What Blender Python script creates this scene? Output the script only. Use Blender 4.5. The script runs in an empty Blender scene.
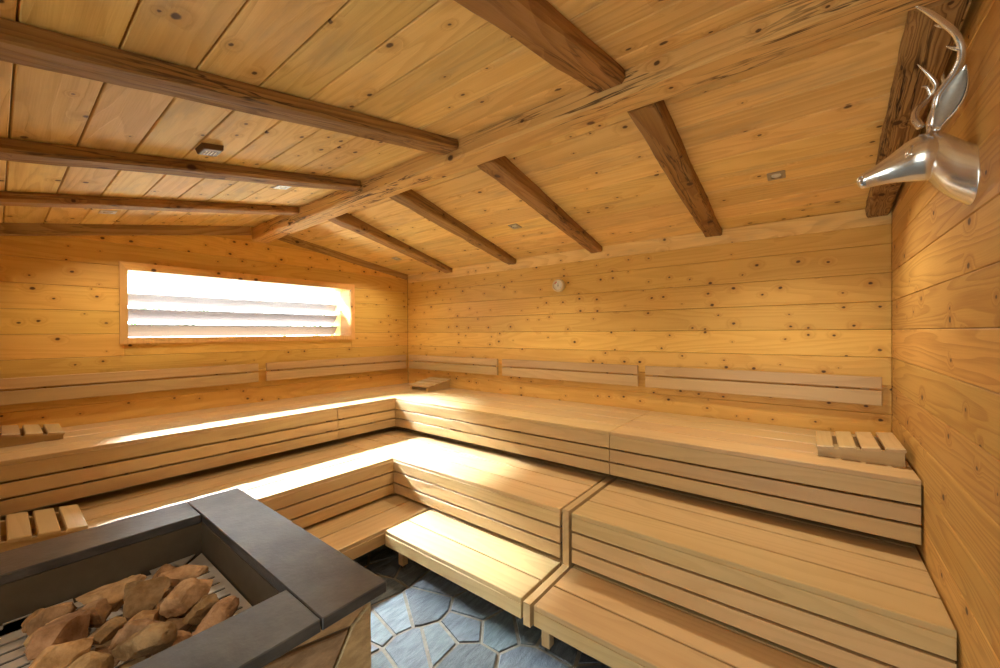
import bpy, bmesh, math, random
from mathutils import Vector, Matrix, noise as mnoise

sc = bpy.context.scene
COL = sc.collection

# ------------------------------------------------------------------ camera
EYE = Vector((4.487, -3.6, 1.64))
YAW, PITCH, ROLL = [math.radians(a) for a in (-38.1664, -0.2339, -0.3129)]
F = Vector((math.sin(YAW), math.cos(YAW), 0)); R = Vector((math.cos(YAW), -math.sin(YAW), 0)); U = Vector((0, 0, 1))
F, U = F * math.cos(PITCH) + U * math.sin(PITCH), U * math.cos(PITCH) - F * math.sin(PITCH)
R, U = R * math.cos(ROLL) + U * math.sin(ROLL), U * math.cos(ROLL) - R * math.sin(ROLL)
cam_data = bpy.data.cameras.new('camera')
cam_data.sensor_width = 36; cam_data.sensor_fit = 'HORIZONTAL'; cam_data.lens = 396.685 / 1000 * 36
cam_data.clip_start = 0.02; cam_data.clip_end = 200
cam = bpy.data.objects.new('camera', cam_data); COL.objects.link(cam)
M4 = Matrix((R, U, -F)).transposed().to_4x4(); M4.translation = EYE
cam.matrix_world = M4
sc.camera = cam

# ------------------------------------------------------------------ light and exposure
sc.view_settings.view_transform = 'Standard'; sc.view_settings.look = 'None'
sc.view_settings.gamma = 1; sc.view_settings.use_curve_mapping = False
sc.view_settings.exposure = 0.7
sc.cycles.use_denoising = True
sc.cycles.max_bounces = 14; sc.cycles.diffuse_bounces = 9; sc.cycles.glossy_bounces = 4
sc.cycles.transparent_max_bounces = 12
sc.cycles.sample_clamp_indirect = 12.0
SKY, SUN, LAMP = 10.0, 440.0, 3.4
world = bpy.data.worlds.new('sky'); sc.world = world; world.use_nodes = True
wn = world.node_tree; wn.nodes.clear()
w_out = wn.nodes.new('ShaderNodeOutputWorld'); w_bg = wn.nodes.new('ShaderNodeBackground')
w_tc = wn.nodes.new('ShaderNodeTexCoord'); w_sep = wn.nodes.new('ShaderNodeSeparateXYZ')
w_ramp = wn.nodes.new('ShaderNodeValToRGB'); w_map = wn.nodes.new('ShaderNodeMapRange')
w_map.inputs[1].default_value = -1; w_map.inputs[2].default_value = 1
e = w_ramp.color_ramp.elements
e[0].position = 0.0; e[0].color = (0.75, 0.75, 0.70, 1)
e[1].position = 1.0; e[1].color = (0.55, 0.72, 1.0, 1)
for p_, c_ in ((0.47, (0.85, 0.86, 0.80, 1)), (0.53, (0.88, 0.95, 1.0, 1)), (0.75, (0.70, 0.85, 1.0, 1))):
    q_ = e.new(p_); q_.color = c_
wn.links.new(w_tc.outputs['Generated'], w_sep.inputs[0]); wn.links.new(w_sep.outputs[2], w_map.inputs[0])
wn.links.new(w_map.outputs[0], w_ramp.inputs[0]); wn.links.new(w_ramp.outputs[0], w_bg.inputs[0])
w_bg.inputs[1].default_value = SKY
wn.links.new(w_bg.outputs[0], w_out.inputs[0])

sun_data = bpy.data.lights.new('sun', 'SUN'); sun_data.energy = SUN; sun_data.angle = math.radians(37)
sun_data.color = (0.82, 0.91, 1.0)
sun = bpy.data.objects.new('sun', sun_data); COL.objects.link(sun)
SUN_DIR = Vector((1.0, 0.10, -1.00)).normalized()
sun.rotation_euler = SUN_DIR.to_track_quat('-Z', 'Y').to_euler()
portal_data = bpy.data.lights.new('window_portal', 'AREA'); portal_data.shape = 'RECTANGLE'
portal_data.size = 2.2; portal_data.size_y = 0.66; portal_data.cycles.is_portal = True
portal = bpy.data.objects.new('window_portal', portal_data); COL.objects.link(portal)
portal.location = (-0.40, -1.885, 1.89); portal.rotation_euler = (math.pi / 2, 0, -math.pi / 2)
portal2_data = bpy.data.lights.new('door_portal', 'AREA'); portal2_data.shape = 'RECTANGLE'
portal2_data.size = 1.06; portal2_data.size_y = 2.05; portal2_data.cycles.is_portal = True
portal2 = bpy.data.objects.new('door_portal', portal2_data); COL.objects.link(portal2)
portal2.location = (4.14, -5.15, 1.03); portal2.rotation_euler = (math.pi / 2, 0, 0)

# ------------------------------------------------------------------ helpers
rng = random.Random(7)

def tag(o, label=None, cat=None, group=None, kind=None):
    if label: o['label'] = label
    if cat: o['category'] = cat
    if group: o['group'] = group
    if kind: o['kind'] = kind
    return o

def empty(name, loc=(0, 0, 0), rz=0.0):
    o = bpy.data.objects.new(name, None); COL.objects.link(o)
    o.empty_display_size = 0.05; o.location = loc; o.rotation_euler = (0, 0, rz)
    return o

class MB:
    """collects shapes; build() links them as one mesh object"""
    def __init__(s):
        s.bm = bmesh.new(); s.uv = s.bm.loops.layers.uv.new('UVMap')
        s.rn = s.bm.loops.layers.float_color.new('rnd')
    def _paint(s, faces, fn, rnd):
        for f in faces:
            for l in f.loops:
                l[s.uv].uv = fn(l.vert.co); l[s.rn] = (rnd, (rnd * 7.31) % 1, (rnd * 3.77) % 1, 1)
    def plank(s, o, u, v, n, L, W, T, c=0.003, rnd=None, ends=True):
        """board: corner o on its back face, length u, width v, outward n, chamfered front edges"""
        rnd = rng.random() if rnd is None else rnd
        o, u, v, n = Vector(o), Vector(u).normalized(), Vector(v).normalized(), Vector(n).normalized()
        ce = c if ends else 0
        P = lambda a, b, d: s.bm.verts.new(o + u * a + v * b + n * d)
        A = [P(0, 0, 0), P(L, 0, 0), P(L, W, 0), P(0, W, 0)]
        B = [P(0, 0, T - c), P(L, 0, T - c), P(L, W, T - c), P(0, W, T - c)]
        D = [P(ce, c, T), P(L - ce, c, T), P(L - ce, W - c, T), P(ce, W - c, T)]
        fs = [s.bm.faces.new(A[::-1]), s.bm.faces.new(D)]
        for i in range(4):
            j = (i + 1) % 4
            fs.append(s.bm.faces.new((A[i], A[j], B[j], B[i]))); fs.append(s.bm.faces.new((B[i], B[j], D[j], D[i])))
        if u.cross(v).dot(n) < 0:
            for f in fs: f.normal_flip()
        s._paint(fs, lambda co: ((co - o).dot(u), (co - o).dot(v) + (co - o).dot(n)), rnd)
    def box(s, lo, hi, axis='x', c=0.0, rnd=None):
        """axis-aligned box whose grain runs along axis; c bevels every edge"""
        rnd = rng.random() if rnd is None else rnd
        lo, hi = Vector(lo), Vector(hi)
        n0 = len(s.bm.verts); f0 = set(s.bm.faces)
        vs = [s.bm.verts.new((x, y, z)) for x in (lo.x, hi.x) for y in (lo.y, hi.y) for z in (lo.z, hi.z)]
        q = [(0, 1, 3, 2), (4, 6, 7, 5), (0, 4, 5, 1), (2, 3, 7, 6), (0, 2, 6, 4), (1, 5, 7, 3)]
        fs = [s.bm.faces.new([vs[i] for i in k]) for k in q]
        if c > 0:
            es = list({e for f in fs for e in f.edges})
            bmesh.ops.bevel(s.bm, geom=es, offset=c, segments=1, affect='EDGES', profile=0.5)
            fs = [f for f in s.bm.faces if f not in f0]
        i = 'xyz'.index(axis); j, k = [a for a in range(3) if a != i]
        s._paint(fs, lambda co: (co[i] - lo[i], co[j] - lo[j] + co[k] - lo[k]), rnd)
        return fs
    def prism(s, poly, d, rnd=None, uaxis=None):
        """polygon (list of Vector) pushed along d"""
        rnd = rng.random() if rnd is None else rnd
        d = Vector(d); a = [s.bm.verts.new(p) for p in poly]; b = [s.bm.verts.new(Vector(p) + d) for p in poly]
        fs = [s.bm.faces.new(a[::-1]), s.bm.faces.new(b)]
        for i in range(len(a)):
            j = (i + 1) % len(a); fs.append(s.bm.faces.new((a[i], a[j], b[j], b[i])))
        bmesh.ops.recalc_face_normals(s.bm, faces=fs)
        ua = Vector(uaxis or (1, 0, 0)).normalized()
        va = d.normalized(); wa = ua.cross(va)
        s._paint(fs, lambda co: (co.dot(ua), co.dot(wa) + co.dot(va)), rnd)
        return fs
    def cyl(s, a, b, r0, r1=None, seg=16, caps=True, rnd=0.5):
        r1 = r0 if r1 is None else r1
        a, b = Vector(a), Vector(b); d = (b - a).normalized()
        x = d.orthogonal().normalized(); y = d.cross(x)
        def ring(c, r): return [s.bm.verts.new(c + (x * math.cos(t) + y * math.sin(t)) * r) for t in [2 * math.pi * i / seg for i in range(seg)]]
        A, B = ring(a, r0), ring(b, r1)
        fs = [s.bm.faces.new((A[i], A[(i + 1) % seg], B[(i + 1) % seg], B[i])) for i in range(seg)]
        if caps: fs += [s.bm.faces.new(A[::-1]), s.bm.faces.new(B)]
        s._paint(fs, lambda co: ((co - a).dot(d), (co - a).dot(x)), rnd)
        return fs
    def loft(s, rings, caps=True, rnd=0.5):
        V = [[s.bm.verts.new(p) for p in r] for r in rings]; n = len(V[0]); fs = []
        for A, B in zip(V, V[1:]):
            for i in range(n): fs.append(s.bm.faces.new((A[i], A[(i + 1) % n], B[(i + 1) % n], B[i])))
        if caps: fs += [s.bm.faces.new(V[0][::-1]), s.bm.faces.new(V[-1])]
        bmesh.ops.recalc_face_normals(s.bm, faces=fs)
        s._paint(fs, lambda co: (co.x, co.y + co.z), rnd)
        return fs
    def tube(s, pts, rad, seg=10, rnd=0.5):
        pts = [Vector(p) for p in pts]; rings = []; x = None
        for i, p in enumerate(pts):
            t = (pts[min(i + 1, len(pts) - 1)] - pts[max(i - 1, 0)]).normalized()
            x = (t.orthogonal() if x is None else x - t * x.dot(t)).normalized(); y = t.cross(x)
            rings.append([p + (x * math.cos(a) + y * math.sin(a)) * rad[i] for a in [2 * math.pi * k / seg for k in range(seg)]])
        return s.loft(rings, True, rnd)
    def build(s, name, mat, parent=None, smooth=False):
        me = bpy.data.meshes.new(name); s.bm.to_mesh(me); s.bm.free()
        if smooth:
            for p in me.polygons: p.use_smooth = True
        me.materials.append(mat)
        o = bpy.data.objects.new(name, me); COL.objects.link(o)
        if parent: o.parent = parent
        return o

def spline(pts, n=6):
    """Catmull-Rom through points of any dimension"""
    out = []; P = [pts[0]] + list(pts) + [pts[-1]]
    for i in range(1, len(P) - 2):
        for k in range(n):
            t = k / n
            out.append(tuple(0.5 * ((2 * b) + (-a + c) * t + (2 * a - 5 * b + 4 * c - d) * t * t + (-a + 3 * b - 3 * c + d) * t ** 3)
                             for a, b, c, d in zip(P[i - 1], P[i], P[i + 1], P[i + 2])))
    out.append(tuple(pts[-1])); return out

# ------------------------------------------------------------------ materials
class NT:
    def __init__(s, name):
        s.m = bpy.data.materials.new(name); s.m.use_nodes = True; s.t = s.m.node_tree
        s.b = s.t.nodes['Principled BSDF']
    def n(s, typ, **kw):
        o = s.t.nodes.new(typ)
        for k, v in kw.items(): setattr(o, k, v)
        return o
    def put(s, sock, v):
        if hasattr(v, 'is_linked') or hasattr(v, 'links'): s.t.links.new(v, sock)
        else: sock.default_value = v
    def math(s, op, a, b=0.0, c=0.0, clamp=False):
        o = s.n('ShaderNodeMath', operation=op, use_clamp=clamp)
        for i, v in enumerate((a, b, c)): s.put(o.inputs[i], v)
        return o.outputs[0]
    def vec(s, op, a, b):
        o = s.n('ShaderNodeVectorMath', operation=op); s.put(o.inputs[0], a); s.put(o.inputs[1], b); return o.outputs[0]
    def mix(s, f, a, b, mode='MIX'):
        o = s.n('ShaderNodeMix', data_type='RGBA', blend_type=mode); s.put(o.inputs[0], f); s.put(o.inputs[6], a); s.put(o.inputs[7], b); return o.outputs[2]
    def noise(s, v, scale=1.0, detail=3.0, rough=0.5, dist=0.0):
        o = s.n('ShaderNodeTexNoise'); s.put(o.inputs['Vector'], v); o.inputs['Scale'].default_value = scale
        o.inputs['Detail'].default_value = detail; o.inputs['Roughness'].default_value = rough; o.inputs['Distortion'].default_value = dist
        return o.outputs['Fac']
    def smooth(s, v, lo, hi):
        o = s.n('ShaderNodeMapRange', interpolation_type='SMOOTHSTEP'); s.put(o.inputs[0], v)
        o.inputs[1].default_value = lo; o.inputs[2].default_value = hi; return o.outputs[0]
    def comb(s, x, y, z):
        o = s.n('ShaderNodeCombineXYZ'); s.put(o.inputs[0], x); s.put(o.inputs[1], y); s.put(o.inputs[2], z); return o.outputs[0]
    def bump(s, h, strength, dist):
        o = s.n('ShaderNodeBump'); o.inputs['Strength'].default_value = strength; o.inputs['Distance'].default_value = dist
        s.put(o.inputs['Height'], h); s.t.links.new(o.outputs[0], s.b.inputs['Normal'])

def C(r, g, b): return (r, g, b, 1)

def wood(name, light, dark, knots=0.5, ring=0.5, ringscale=5.0, rough=0.55, tone=0.22, bump=0.25, crack=0.0, knot_r=0.012, spec=0.35, fine=0.42, blue=0.0):
    t = NT(name)
    uv = t.n('ShaderNodeUVMap', uv_map='UVMap').outputs[0]
    at = t.n('ShaderNodeAttribute', attribute_name='rnd'); rs = t.n('ShaderNodeSeparateColor')
    t.t.links.new(at.outputs['Color'], rs.inputs[0]); r1, r2 = rs.outputs[0], rs.outputs[1]
    v = t.vec('ADD', uv, t.comb(t.math('MULTIPLY', r1, 41.0), t.math('MULTIPLY', r2, 23.0), t.math('MULTIPLY', r1, 9.0)))
    wob = t.noise(t.vec('MULTIPLY', v, (1.5, 5, 1)), 1.0, 2.0)
    base_v = t.vec('ADD', v, t.comb(0.0, t.math('MULTIPLY', t.math('SUBTRACT', wob, 0.5), 0.03), 0.0))
    d_m = None
    if knots > 0:
        vo = t.n('ShaderNodeTexVoronoi', voronoi_dimensions='2D'); S = 8.0
        jit = t.noise(v, 60.0, 2.0)
        kv = t.vec('MULTIPLY', t.vec('ADD', v, t.comb(t.math('MULTIPLY', jit, 0.010), t.math('MULTIPLY', jit, 0.006), 0.0)), (0.75, 1.0, 1.0))
        t.put(vo.inputs['Vector'], kv); vo.inputs['Scale'].default_value = S
        cs = t.n('ShaderNodeSeparateColor'); t.t.links.new(vo.outputs['Color'], cs.inputs[0])
        on = t.math('LESS_THAN', cs.outputs[0], knots)
        size = t.math('MULTIPLY_ADD', cs.outputs[1], knot_r * 1.3, knot_r * 0.45)
        d_m = t.math('DIVIDE', t.math('DIVIDE', vo.outputs['Distance'], S), size)
        core = t.math('MULTIPLY', t.math('SUBTRACT', 1.0, t.smooth(d_m, 0.55, 1.05)), on)
        halo = t.math('MULTIPLY', t.math('SUBTRACT', 1.0, t.smooth(d_m, 0.8, 5.0)), on)
    rf = t.noise(t.vec('MULTIPLY', base_v, (0.45, ringscale, 1.0)), 1.0, 1.5, 0.4)
    rv = t.math('MULTIPLY', rf, 15.0)
    if knots > 0: rv = t.math('ADD', rv, t.math('MULTIPLY', halo, 1.3))
    saw = t.math('FRACT', rv)
    lines = t.math('MULTIPLY', t.smooth(saw, 0.25, 0.9), t.math('SUBTRACT', 1.0, t.smooth(saw, 0.92, 1.0)))
    fn = t.noise(t.vec('MULTIPLY', base_v, (4.0, 190.0, 1.0)), 1.0, 3.0, 0.6)
    patch = t.noise(t.vec('MULTIPLY', v, (1.3, 6.0, 1.0)), 1.0, 3.0, 0.55)
    f = t.math('ADD', t.math('MULTIPLY', lines, ring), t.math('MULTIPLY', t.math('SUBTRACT', fn, 0.42), fine * 1.6), clamp=True)
    f = t.math('ADD', f, t.math('MULTIPLY', t.math('SUBTRACT', patch, 0.5), 0.6), clamp=True)
    col = t.mix(f, C(*light), C(*dark))
    if blue > 0:
        g = t.smooth(t.noise(t.vec('MULTIPLY', v, (2.2, 9.0, 1.0)), 1.0, 4.0, 0.6), 0.5, 0.72)
        col = t.mix(t.math('MULTIPLY', g, blue), col, C(0.30, 0.24, 0.17))
    if knots > 0:
        col = t.mix(t.math('MULTIPLY', halo, 0.3), col, C(dark[0] * 0.85, dark[1] * 0.7, dark[2] * 0.55))
        col = t.mix(t.math('MULTIPLY', core, 0.92), col, C(0.055, 0.022, 0.009))
    h = t.math('ADD', t.math('MULTIPLY', lines, 0.6), t.math('MULTIPLY', fn, 0.6))
    if crack > 0:
        cn = t.noise(t.vec('MULTIPLY', base_v, (0.9, 16.0, 1.0)), 1.0, 4.0, 0.62, 0.4)
        ck = t.math('SUBTRACT', 1.0, t.smooth(t.math('ABSOLUTE', t.math('SUBTRACT', cn, 0.5)), 0.004, 0.022))
        gate = t.smooth(t.noise(t.vec('MULTIPLY', v, (1.2, 3.0, 1.0)), 1.0, 2.0), 0.42, 0.6)
        ck = t.math('MULTIPLY', t.math('MULTIPLY', ck, gate), crack)
        col = t.mix(ck, col, C(0.045, 0.02, 0.008))
        h = t.math('SUBTRACT', h, t.math('MULTIPLY', ck, 2.0))
    val = t.math('MULTIPLY_ADD', r2, tone, 1.0 - tone / 2)
    col = t.mix(1.0, col, t.comb(val, t.math('MULTIPLY', val, t.math('MULTIPLY_ADD', r1, 0.08, 0.96)), val), 'MULTIPLY')
    t.put(t.b.inputs['Base Color'], col)
    t.b.inputs['Roughness'].default_value = rough; t.b.inputs['Specular IOR Level'].default_value = spec
    t.bump(h, bump, 0.0025)
    return t.m

def plain(name, col, rough=0.5, metal=0.0, nscale=40.0, namt=0.15, bump=0.05, spec=0.5):
    t = NT(name); co = t.n('ShaderNodeTexCoord').outputs['Object']
    n = t.noise(co, nscale, 4.0)
    t.put(t.b.inputs['Base Color'], t.mix(n, C(*[c * (1 - namt) for c in col]), C(*[min(1, c * (1 + namt)) for c in col])))
    t.b.inputs['Roughness'].default_value = rough; t.b.inputs['Metallic'].default_value = metal
    t.b.inputs['Specular IOR Level'].default_value = spec
    if bump: t.bump(n, bump, 0.003)
    return t.m

def stone(name, c1, c2, rough, nscale, stretch=(1, 1, 1), bump=0.4, dist=0.006, tone=0.5, spec=0.5):
    t = NT(name); co = t.n('ShaderNodeTexCoord').outputs['Object']
    at = t.n('ShaderNodeAttribute', attribute_name='rnd'); rs = t.n('ShaderNodeSeparateColor')
    t.t.links.new(at.outputs['Color'], rs.inputs[0])
    v = t.vec('MULTIPLY', t.vec('ADD', co, t.comb(t.math('MULTIPLY', rs.outputs[0], 13.0), rs.outputs[1], rs.outputs[2])), stretch)
    n = t.noise(v, nscale, 6.0, 0.62); n2 = t.noise(v, nscale * 7, 3.0, 0.6)
    col = t.mix(t.smooth(n, 0.3, 0.7), C(*c1), C(*c2))
    val = t.math('MULTIPLY_ADD', rs.outputs[1], tone, 1 - tone / 2)
    col = t.mix(1.0, col, t.comb(val, t.math('MULTIPLY', val, t.math('MULTIPLY_ADD', rs.outputs[0], tone * 0.2, 1 - tone * 0.1)), val), 'MULTIPLY')
    t.put(t.b.inputs['Base Color'], col); t.b.inputs['Roughness'].default_value = rough
    t.b.inputs['Specular IOR Level'].default_value = spec
    t.bump(t.math('ADD', n, t.math('MULTIPLY', n2, 0.35)), bump, dist)
    return t.m

def glass(name, tint=(0.95, 0.97, 0.96)):
    m = bpy.data.materials.new(name); m.use_nodes = True; t = m.node_tree; t.nodes.clear()
    o = t.nodes.new('ShaderNodeOutputMaterial'); mx = t.nodes.new('ShaderNodeMixShader')
    tr = t.nodes.new('ShaderNodeBsdfTransparent'); gl = t.nodes.new('ShaderNodeBsdfGlossy'); fr = t.nodes.new('ShaderNodeFresnel')
    tr.inputs[0].default_value = (*tint, 1); gl.inputs['Roughness'].default_value = 0.02; fr.inputs[0].default_value = 1.35
    t.links.new(fr.outputs[0], mx.inputs[0]); t.links.new(tr.outputs[0], mx.inputs[1]); t.links.new(gl.outputs[0], mx.inputs[2])
    t.links.new(mx.outputs[0], o.inputs[0]); return m

PINE = wood('spruce_boards', (0.76, 0.49, 0.125), (0.54, 0.27, 0.045), knots=0.62, ring=0.28, rough=0.5, knot_r=0.0075)
PINE_WIDE = wood('wide_grained_boards', (0.62, 0.37, 0.105), (0.40, 0.18, 0.035), knots=0.22, ring=0.5, ringscale=7.0, rough=0.5, bump=0.35, knot_r=0.009)
PINE_OLD = wood('old_ceiling_boards', (0.84, 0.61, 0.24), (0.55, 0.31, 0.08), knots=0.36, ring=0.3, rough=0.6, bump=0.45, blue=0.32, knot_r=0.0085)
BEAM = wood('weathered_rafter', (0.36, 0.195, 0.06), (0.15, 0.062, 0.016), knots=0.3, ring=0.45, rough=0.7, bump=0.7, crack=0.8, blue=0.12)
RIDGE = wood('hewn_ridge_beam', (0.70, 0.46, 0.17), (0.44, 0.23, 0.06), knots=0.35, ring=0.35, rough=0.65, bump=0.6, crack=0.9, blue=0.1)
TIMBER = wood('dark_rough_timber', (0.44, 0.27, 0.10), (0.17, 0.08, 0.025), knots=0.5, ring=0.75, ringscale=17.0, rough=0.75, bump=0.9, crack=1.0)
TRIMW = wood('greyed_trim_board', (0.46, 0.29, 0.11), (0.24, 0.12, 0.035), knots=0.35, ring=0.55, rough=0.7, bump=0.6, crack=0.6, blue=0.25)
BENCH = wood('bench_wood', (0.56, 0.39, 0.18), (0.42, 0.265, 0.105), knots=0.0, ring=0.3, ringscale=4.0, rough=0.42, tone=0.2, bump=0.08, spec=0.45, fine=0.35)
FRAMEW = wood('window_trim_wood', (0.80, 0.48, 0.16), (0.60, 0.30, 0.08), knots=0.25, ring=0.3, rough=0.5)
SLATW = wood('pale_louvre_wood', (0.150, 0.122, 0.113), (0.125, 0.100, 0.093), knots=0.0, ring=0.2, rough=0.7, tone=0.06, bump=0.1)
DARKW = plain('dark_support_wood', (0.10, 0.055, 0.025), 0.8)
SLATE = stone('slate_coping', (0.036, 0.037, 0.038), (0.072, 0.071, 0.069), 0.32, 9.0, (1, 1, 3), 0.5, 0.004, 0.2)
PAVE = stone('slate_paving', (0.042, 0.054, 0.062), (0.10, 0.118, 0.126), 0.42, 7.0, (5, 1.2, 1), 0.9, 0.010, 0.7)
MORTAR = stone('mortar', (0.12, 0.10, 0.07), (0.19, 0.16, 0.12), 0.85, 30.0, bump=0.5, tone=0.0)
CLAD = stone('quartzite_cladding', (0.30, 0.21, 0.11), (0.46, 0.34, 0.19), 0.6, 6.0, (1, 3, 6), 0.8, 0.008, 0.6)
ROCK = stone('sauna_stone', (0.22, 0.12, 0.048), (0.52, 0.33, 0.165), 0.85, 14.0, bump=0.9, dist=0.008, tone=0.75, spec=0.2)
STEEL = plain('brushed_steel', (0.62, 0.58, 0.52), 0.45, 0.55, 60.0, 0.12, 0.04)
LINER = plain('heater_liner_steel', (0.11, 0.09, 0.06), 0.5, 0.35, 25.0, 0.2, 0.05)
BLACK = plain('black_void_metal', (0.015, 0.014, 0.013), 0.7)
ALU = plain('polished_aluminium', (0.86, 0.89, 0.92), 0.2, 0.88, 18.0, 0.05, 0.03)
ALU_DULL = plain('sandblasted_aluminium', (0.46, 0.48, 0.47), 0.5, 0.6, 90.0, 0.2, 0.2)
PLATE = plain('satin_nickel', (0.42, 0.40, 0.37), 0.35, 0.9, 50.0, 0.1, 0.02)
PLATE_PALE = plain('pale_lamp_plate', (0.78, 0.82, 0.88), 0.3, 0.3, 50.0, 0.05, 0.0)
LENS = plain('lamp_lens', (0.75, 0.78, 0.75), 0.12, 0.2, 120.0, 0.3, 0.3)
BROWN = plain('brown_plastic', (0.16, 0.075, 0.022), 0.5)
CREAM = plain('cream_plastic', (0.72, 0.60, 0.36), 0.45, 0, 30, 0.05, 0.0)
DIAL = plain('dial_face', (0.72, 0.72, 0.62), 0.4, 0, 30, 0.04, 0.0)
RED = plain('red_mark', (0.55, 0.04, 0.02), 0.5)
INK = plain('dial_ink', (0.10, 0.09, 0.07), 0.6)
RUBBER = plain('black_foot', (0.02, 0.02, 0.02), 0.6)
LEAF = plain('hedge_leaf', (0.10, 0.26, 0.05), 0.5, 0, 6.0, 0.4, 0.0)
GLASS = glass('window_glass'); GLASS_DARK = glass('tinted_door_glass', (0.72, 0.72, 0.69))

# ------------------------------------------------------------------ room dimensions
W, YF, ZR = 4.896, -4.9, 2.735       # right wall x, front wall y, height of the ceiling at the ridge
SEAMS = [0.0, 0.16, 0.345, 0.53, 0.715, 0.90, 1.09, 1.275, 1.461, 1.645, 1.829, 2.017, 2.205, 2.39, 2.575, 2.76]
def ceil_z(y):
    return 2.452 + (0 - y) * (ZR + 0.008 - 2.452) / 1.90 if y > -1.90 else 2.743 - (-1.90 - y) * 0.1905

# ---- floor: crazy paving cut from a jittered grid of points, each stone a clipped cell
def clip(poly, p, n):
    out = []
    for i in range(len(poly)):
        a, b = poly[i], poly[(i + 1) % len(poly)]
        da, db = (a[0] - p[0]) * n[0] + (a[1] - p[1]) * n[1], (b[0] - p[0]) * n[0] + (b[1] - p[1]) * n[1]
        if da <= 0: out.append(a)
        if da * db < 0:
            t = da / (da - db); out.append((a[0] + (b[0] - a[0]) * t, a[1] + (b[1] - a[1]) * t))
    return out

def cells(x0, x1, y0, y1, sx, sy, gap, seed, jit=0.42, rot=0.0):
    r = random.Random(seed); pts = []
    i = -1
    while x0 + (i - 1) * sx < x1:
        j = -1
        while y0 + (j - 1) * sy < y1:
            pts.append((x0 + (i + 0.5 + (0.18 if j % 2 else 0) + r.uniform(-jit, jit)) * sx, y0 + (j + 0.5 + r.uniform(-jit, jit)) * sy)); j += 1
        i += 1
    out = []
    for a in pts:
        poly = [(x0, y0), (x1, y0), (x1, y1), (x0, y1)]
        for b in pts:
            if b is a or abs(b[0] - a[0]) > 4 * sx or abs(b[1] - a[1]) > 4 * sy: continue
            dx, dy = b[0] - a[0], b[1] - a[1]; d = math.hypot(dx, dy); n = (dx / d, dy / d)
            poly = clip(poly, ((a[0] + b[0]) / 2 - n[0] * gap / 2, (a[1] + b[1]) / 2 - n[1] * gap / 2), n)
            if len(poly) < 3: break
        if len(poly) >= 3: out.append(poly)
    return out

def shrink(poly, k):
    cx = sum(p[0] for p in poly) / len(poly); cy = sum(p[1] for p in poly) / len(poly)
    r = sum(math.hypot(p[0] - cx, p[1] - cy) for p in poly) / len(poly) or 1
    s = max(0.3, 1 - k / r); return [(cx + (p[0] - cx) * s, cy + (p[1] - cy) * s) for p in poly]

def stones(mb, polys, to3d, thick, bev, seed):
    r = random.Random(seed)
    for poly in polys:
        rnd = r.random(); h = thick * r.uniform(0.75, 1.15); top = shrink(poly, bev)
        A = [mb.bm.verts.new(to3d(p, 0)) for p in poly]; B = [mb.bm.verts.new(to3d(p, h - bev)) for p in poly]; D = [mb.bm.verts.new(to3d(p, h)) for p in top]
        fs = [mb.bm.faces.new(D)]
        for i in range(len(A)):
            j = (i + 1) % len(A)
            fs += [mb.bm.faces.new((A[i], A[j], B[j], B[i])), mb.bm.faces.new((B[i], B[j], D[j], D[i]))]
        bmesh.ops.recalc_face_normals(mb.bm, faces=fs)
        mb._paint(fs, lambda co: (co.x, co.y), rnd)

mb = MB(); mb.box((-0.36, YF - 0.2, -0.15), (W + 0.2, 0.2, -0.008), 'x'); floor = mb.build('floor', MORTAR); tag(floor, kind='structure')
mb = MB(); stones(mb, cells(0.0, W, YF, 0.0, 0.33, 0.19, 0.020, 12, 0.43), lambda p, h: (p[0], p[1], -0.010 + h), 0.010, 0.003, 3)
o = mb.build('slate_paving', PAVE, floor); tag(o, 'grey blue slate paving stones', kind='structure')

# ---- walls
def courses(zlo, zhi):
    for a, b in zip(SEAMS, SEAMS[1:]):
        if b > zlo and a < zhi: yield a, b

WY0, WY1, WZ0, WZ1 = -2.918, -0.892, 1.612, 2.176   # window opening
mb = MB()
for lo, hi in (((-0.36, YF - 0.2, -0.15), (-0.021, WY0 - 0.02, 2.95)), ((-0.36, WY1 + 0.02, -0.15), (-0.021, 0.2, 2.95)),
               ((-0.24, WY0 - 0.02, WZ0 - 0.30), (-0.021, WY1 + 0.02, WZ0 - 0.02)), ((-0.36, WY0 - 0.02, -0.15), (-0.021, WY1 + 0.02, WZ0 - 0.30)), ((-0.36, WY0 - 0.02, WZ1 + 0.02), (-0.021, WY1 + 0.02, 2.95))):
    mb.box(lo, hi, 'y')
wl = mb.build('wall_left', DARKW); tag(wl, kind='structure')
mb = MB()
def wl_board(y0, y1, a, b):
    mb.plank((-0.022, y0, a + 0.001), (0, 1, 0), (0, 0, 1), (1, 0, 0), y1 - y0, b - a - 0.002, 0.022)
for k, (a, b) in enumerate(courses(0, 2.76)):
    if b <= WZ0 or a >= WZ1: spans = [(a, b, YF, 0.0)]
    else:
        spans = [(a, b, YF, WY0 - 0.02), (a, b, WY1 + 0.02, 0.0)]
        if a < WZ0 - 0.02: spans.append((a, WZ0 - 0.02, WY0 - 0.02, WY1 + 0.02))
        if b > WZ1 + 0.02: spans.append((WZ1 + 0.02, b, WY0 - 0.02, WY1 + 0.02))
    for (p, q, y0, y1) in spans: wl_board(y0, y1, p, q)
o = mb.build('wall_boards', PINE, wl)

mb = MB(); mb.box((-0.36, 0.021, -0.15), (W + 0.2, 0.2, 2.95), 'x'); wb = mb.build('wall_back', DARKW); tag(wb, kind='structure')
mb = MB()
for a, b in courses(0, 2.5):
    mb.plank((0, 0.022, a + 0.001), (1, 0, 0), (0, 0, 1), (0, -1, 0), W, b - a - 0.002, 0.022)
mb.build('wall_boards', PINE, wb)

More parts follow.
